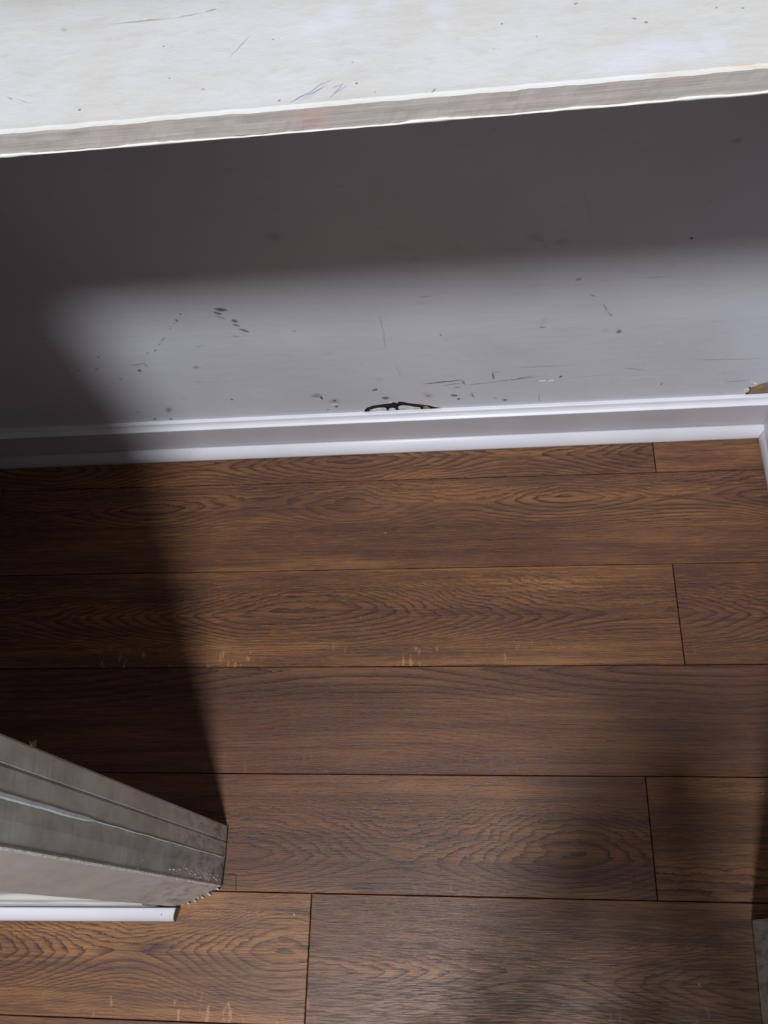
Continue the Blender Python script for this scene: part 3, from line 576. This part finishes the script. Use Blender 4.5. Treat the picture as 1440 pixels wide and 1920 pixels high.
# right side of the frame and the open door leaf
fr2 = structure(empty('door_3', (0.47, 0.10, 0)), 'grey door frame post at the right of the opening')
box('jamb', (-0.0180, -0.0375, 0.0005), (-0.0005, 0.0574, 2.03), M_jamb, fr2)
box('architrave', (-0.0180, -0.0700, 0.0005), (0.0550, -0.0565, 2.03), M_case, fr2)
leaf = structure(empty('door_1', (0.404, 0.0285, 0)), 'grey painted door leaf standing open at the right edge')
bm = bmesh.new(); vs = add_box(bm, (0.0, -0.76, 0.004), (0.040, 0.0, 2.0))
for v in vs: v.co.x += 0.040*v.co.y
for v in vs:
    if v.co.x > 0.005 and v.co.y > -0.1: v.co.y += 0.004
bmesh.ops.bevel(bm, geom=bm.edges[:], offset=0.0015, segments=2, affect='EDGES')
from_bm('door_panel', bm, M_case, leaf)
for hz in (0.22, 1.75):
    bm = bmesh.new(); bmesh.ops.create_cone(bm, cap_ends=True, segments=16, radius1=0.005, radius2=0.005, depth=0.09, matrix=Matrix.Translation((0.0455, -0.012, hz)))
    from_bm('hinge', bm, plain('brass_hinge', rgb(150, 130, 90), 0.4), leaf)

# ---------------- the photographer, stooping in the doorway: this body shades the boards on the right ----------------
def person():
    V = []; E = []; Rd = []
    def j(p, r, par=None):
        V.append(Vector(p)); Rd.append(r if isinstance(r, tuple) else (r, r))
        if par is not None: E.append((par, len(V)-1))
        return len(V)-1
    pel = j((.13, -.98, .95), (.15, .11)); ab = j((.13, -.90, 1.09), (.135, .10), pel); ch = j((.135, -.79, 1.26), (.155, .11), ab)
    up = j((.14, -.69, 1.42), (.12, .09), ch); nk = j((.15, -.61, 1.51), .056, up); nk2 = j((.16, -.54, 1.57), .053, nk)
    hd = j((.17, -.485, 1.63), (.072, .085), nk2); hd2 = j((.178, -.455, 1.70), (.078, .095), hd); j((.18, -.465, 1.765), (.06, .07), hd2)
    # head looks down and forward; jaw in front of the neck
    j((.174, -.405, 1.615), (.035, .035), hd)
    for side, sh, el, wr in ((-1, (-.03, -.66, 1.43), (-.07, -.62, 1.17), (.045, -.43, 1.25)), (1, (.29, -.73, 1.41), (.335, -.67, 1.22), (.235, -.43, 1.46))):
        s = j(sh, .062, up); e = j(el, .042, s); m = j(tuple((a+b)/2 for a, b in zip(el, wr)), .038, e); w = j(wr, .027, m)
        d = (Vector(wr)-Vector(el)).normalized(); sd = Vector((side, 0, 0)); sd = (sd - d*sd.dot(d)).normalized(); n = d.cross(sd).normalized()
        if n.y*0.3 - n.z < 0: n = -n
        palm = j(tuple(Vector(wr)+d*.05), (.036, .018), w)
        for q, (off, ln) in enumerate(((-.028, .068), (-.010, .078), (.009, .072), (.027, .056))):
            a = Vector(wr)+d*.092+sd*off*side
            k0 = j(tuple(a), .0095, palm); k1 = j(tuple(a+d*ln*.45+n*.008), .0085, k0); j(tuple(a+d*ln*.85+n*.026), .0072, k1)
        t0 = Vector(wr)+d*.035-sd*.036
        a0 = j(tuple(t0), .012, palm); a1 = j(tuple(t0+d*.028-sd*.018+n*.008), .0105, a0); j(tuple(t0+d*.052-sd*.020+n*.018), .009, a1)
    for side in (-1, 1):
        h = j((.13+side*.095, -.975, .88), (.092, .095), pel); kx = .13+side*.11
        k = j((kx, -.93, .49), .062, h); c = j((kx, -.97, .33), .056, k); a = j((kx, -.985, .09), .040, c); f = j((kx, -.90, .045), (.042, .036), a); j((kx+side*.02, -.78, .032), (.038, .026), f)
    me = bpy.data.meshes.new('photographer_cage'); me.from_pydata(V, E, []); o = link('photographer_cage', me)
    sk = o.modifiers.new('skin', 'SKIN'); sk.use_smooth_shade = True
    for i, sv in enumerate(me.skin_vertices[0].data): sv.radius = Rd[i]; sv.use_root = (i == 0)
    ss = o.modifiers.new('sub', 'SUBSURF'); ss.levels = ss.render_levels = 2
    bpy.context.view_layer.update()
    res = bpy.data.meshes.new_from_object(o.evaluated_get(bpy.context.evaluated_depsgraph_get()))
    bpy.data.objects.remove(o)
    p = empty('person', (.13, -.95, 0)); p['label'] = 'person in navy jumper and dark jeans stooping at the cupboard doorway'; p['category'] = 'person'
    skin = plain('skin', rgb(205, 160, 135), 0.5); wool = plain('navy_jumper', rgb(44, 50, 66), 0.9, 0.1, 0.4, 150.0); denim = plain('dark_jeans', rgb(38, 42, 54), 0.85); shoe = plain('black_shoes', rgb(22, 22, 24), 0.4)
    for m in (skin, wool, denim, shoe): res.materials.append(m)
    for v in res.vertices: v.co -= Vector((.13, -.95, 0)); 
    zmin = min(v.co.z for v in res.vertices)
    for v in res.vertices: v.co.z -= zmin*max(0, 1-v.co.z/0.4)-0.001
    for f in res.polygons:
        c = f.center + Vector((.13, -.95, 0)); f.use_smooth = True
        if c.z < .085: mi = 3
        elif c.z < .96 and c.y < -.80: mi = 2
        elif c.z > 1.525 and c.y > -.62 and c.x < .26: mi = 0
        elif (c.x < .14 and c.y > -.44 and c.z < 1.42) or (c.x > .15 and c.y > -.45 and c.z < 1.6): mi = 0
        else: mi = 1
        f.material_index = mi
    b = bpy.data.objects.new('body', res); C.objects.link(b); b.parent = p
    bm = bmesh.new(); bmesh.ops.create_icosphere(bm, subdivisions=3, radius=1, matrix=Matrix.Translation((.050, .475, 1.745)) @ Matrix.Rotation(-.45, 4, 'X') @ Matrix.Diagonal((.083, .100, .078, 1)))
    for v in bm.verts: v.co += Vector((noise.noise(v.co*90), noise.noise(v.co*80+Vector((3, 0, 0))), noise.noise(v.co*70)))*0.006
    from_bm('hair', bm, plain('brown_hair', rgb(60, 42, 30), 0.6, 0.15, 0.5, 120.0), p, smooth=True)
    for dx in (-.030, .030):
        bm = bmesh.new(); bmesh.ops.create_icosphere(bm, subdivisions=2, radius=.011, matrix=Matrix.Translation((.050+dx, .562, 1.685)))
        from_bm('eye', bm, plain('eye', rgb(230, 228, 224), 0.2), p, smooth=True)
    bm = bmesh.new(); bmesh.ops.create_cone(bm, segments=10, cap_ends=True, radius1=.016, radius2=.007, depth=.04, matrix=Matrix.Translation((.050, .585, 1.655)) @ Matrix.Rotation(-2.2, 4, 'X'))
    from_bm('nose', bm, skin, p, smooth=True)
    for dx in (-.082, .082):
        bm = bmesh.new(); bmesh.ops.create_icosphere(bm, subdivisions=2, radius=1, matrix=Matrix.Translation((.050+dx, .485, 1.675)) @ Matrix.Diagonal((.009, .018, .030, 1)))
        from_bm('ear', bm, skin, p, smooth=True)
    bm = bmesh.new(); bmesh.ops.create_icosphere(bm, subdivisions=2, radius=1, matrix=Matrix.Translation((.048, .570, 1.618)) @ Matrix.Diagonal((.024, .008, .006, 1)))
    from_bm('mouth', bm, plain('lips', rgb(160, 96, 88), 0.5), p, smooth=True)
person()
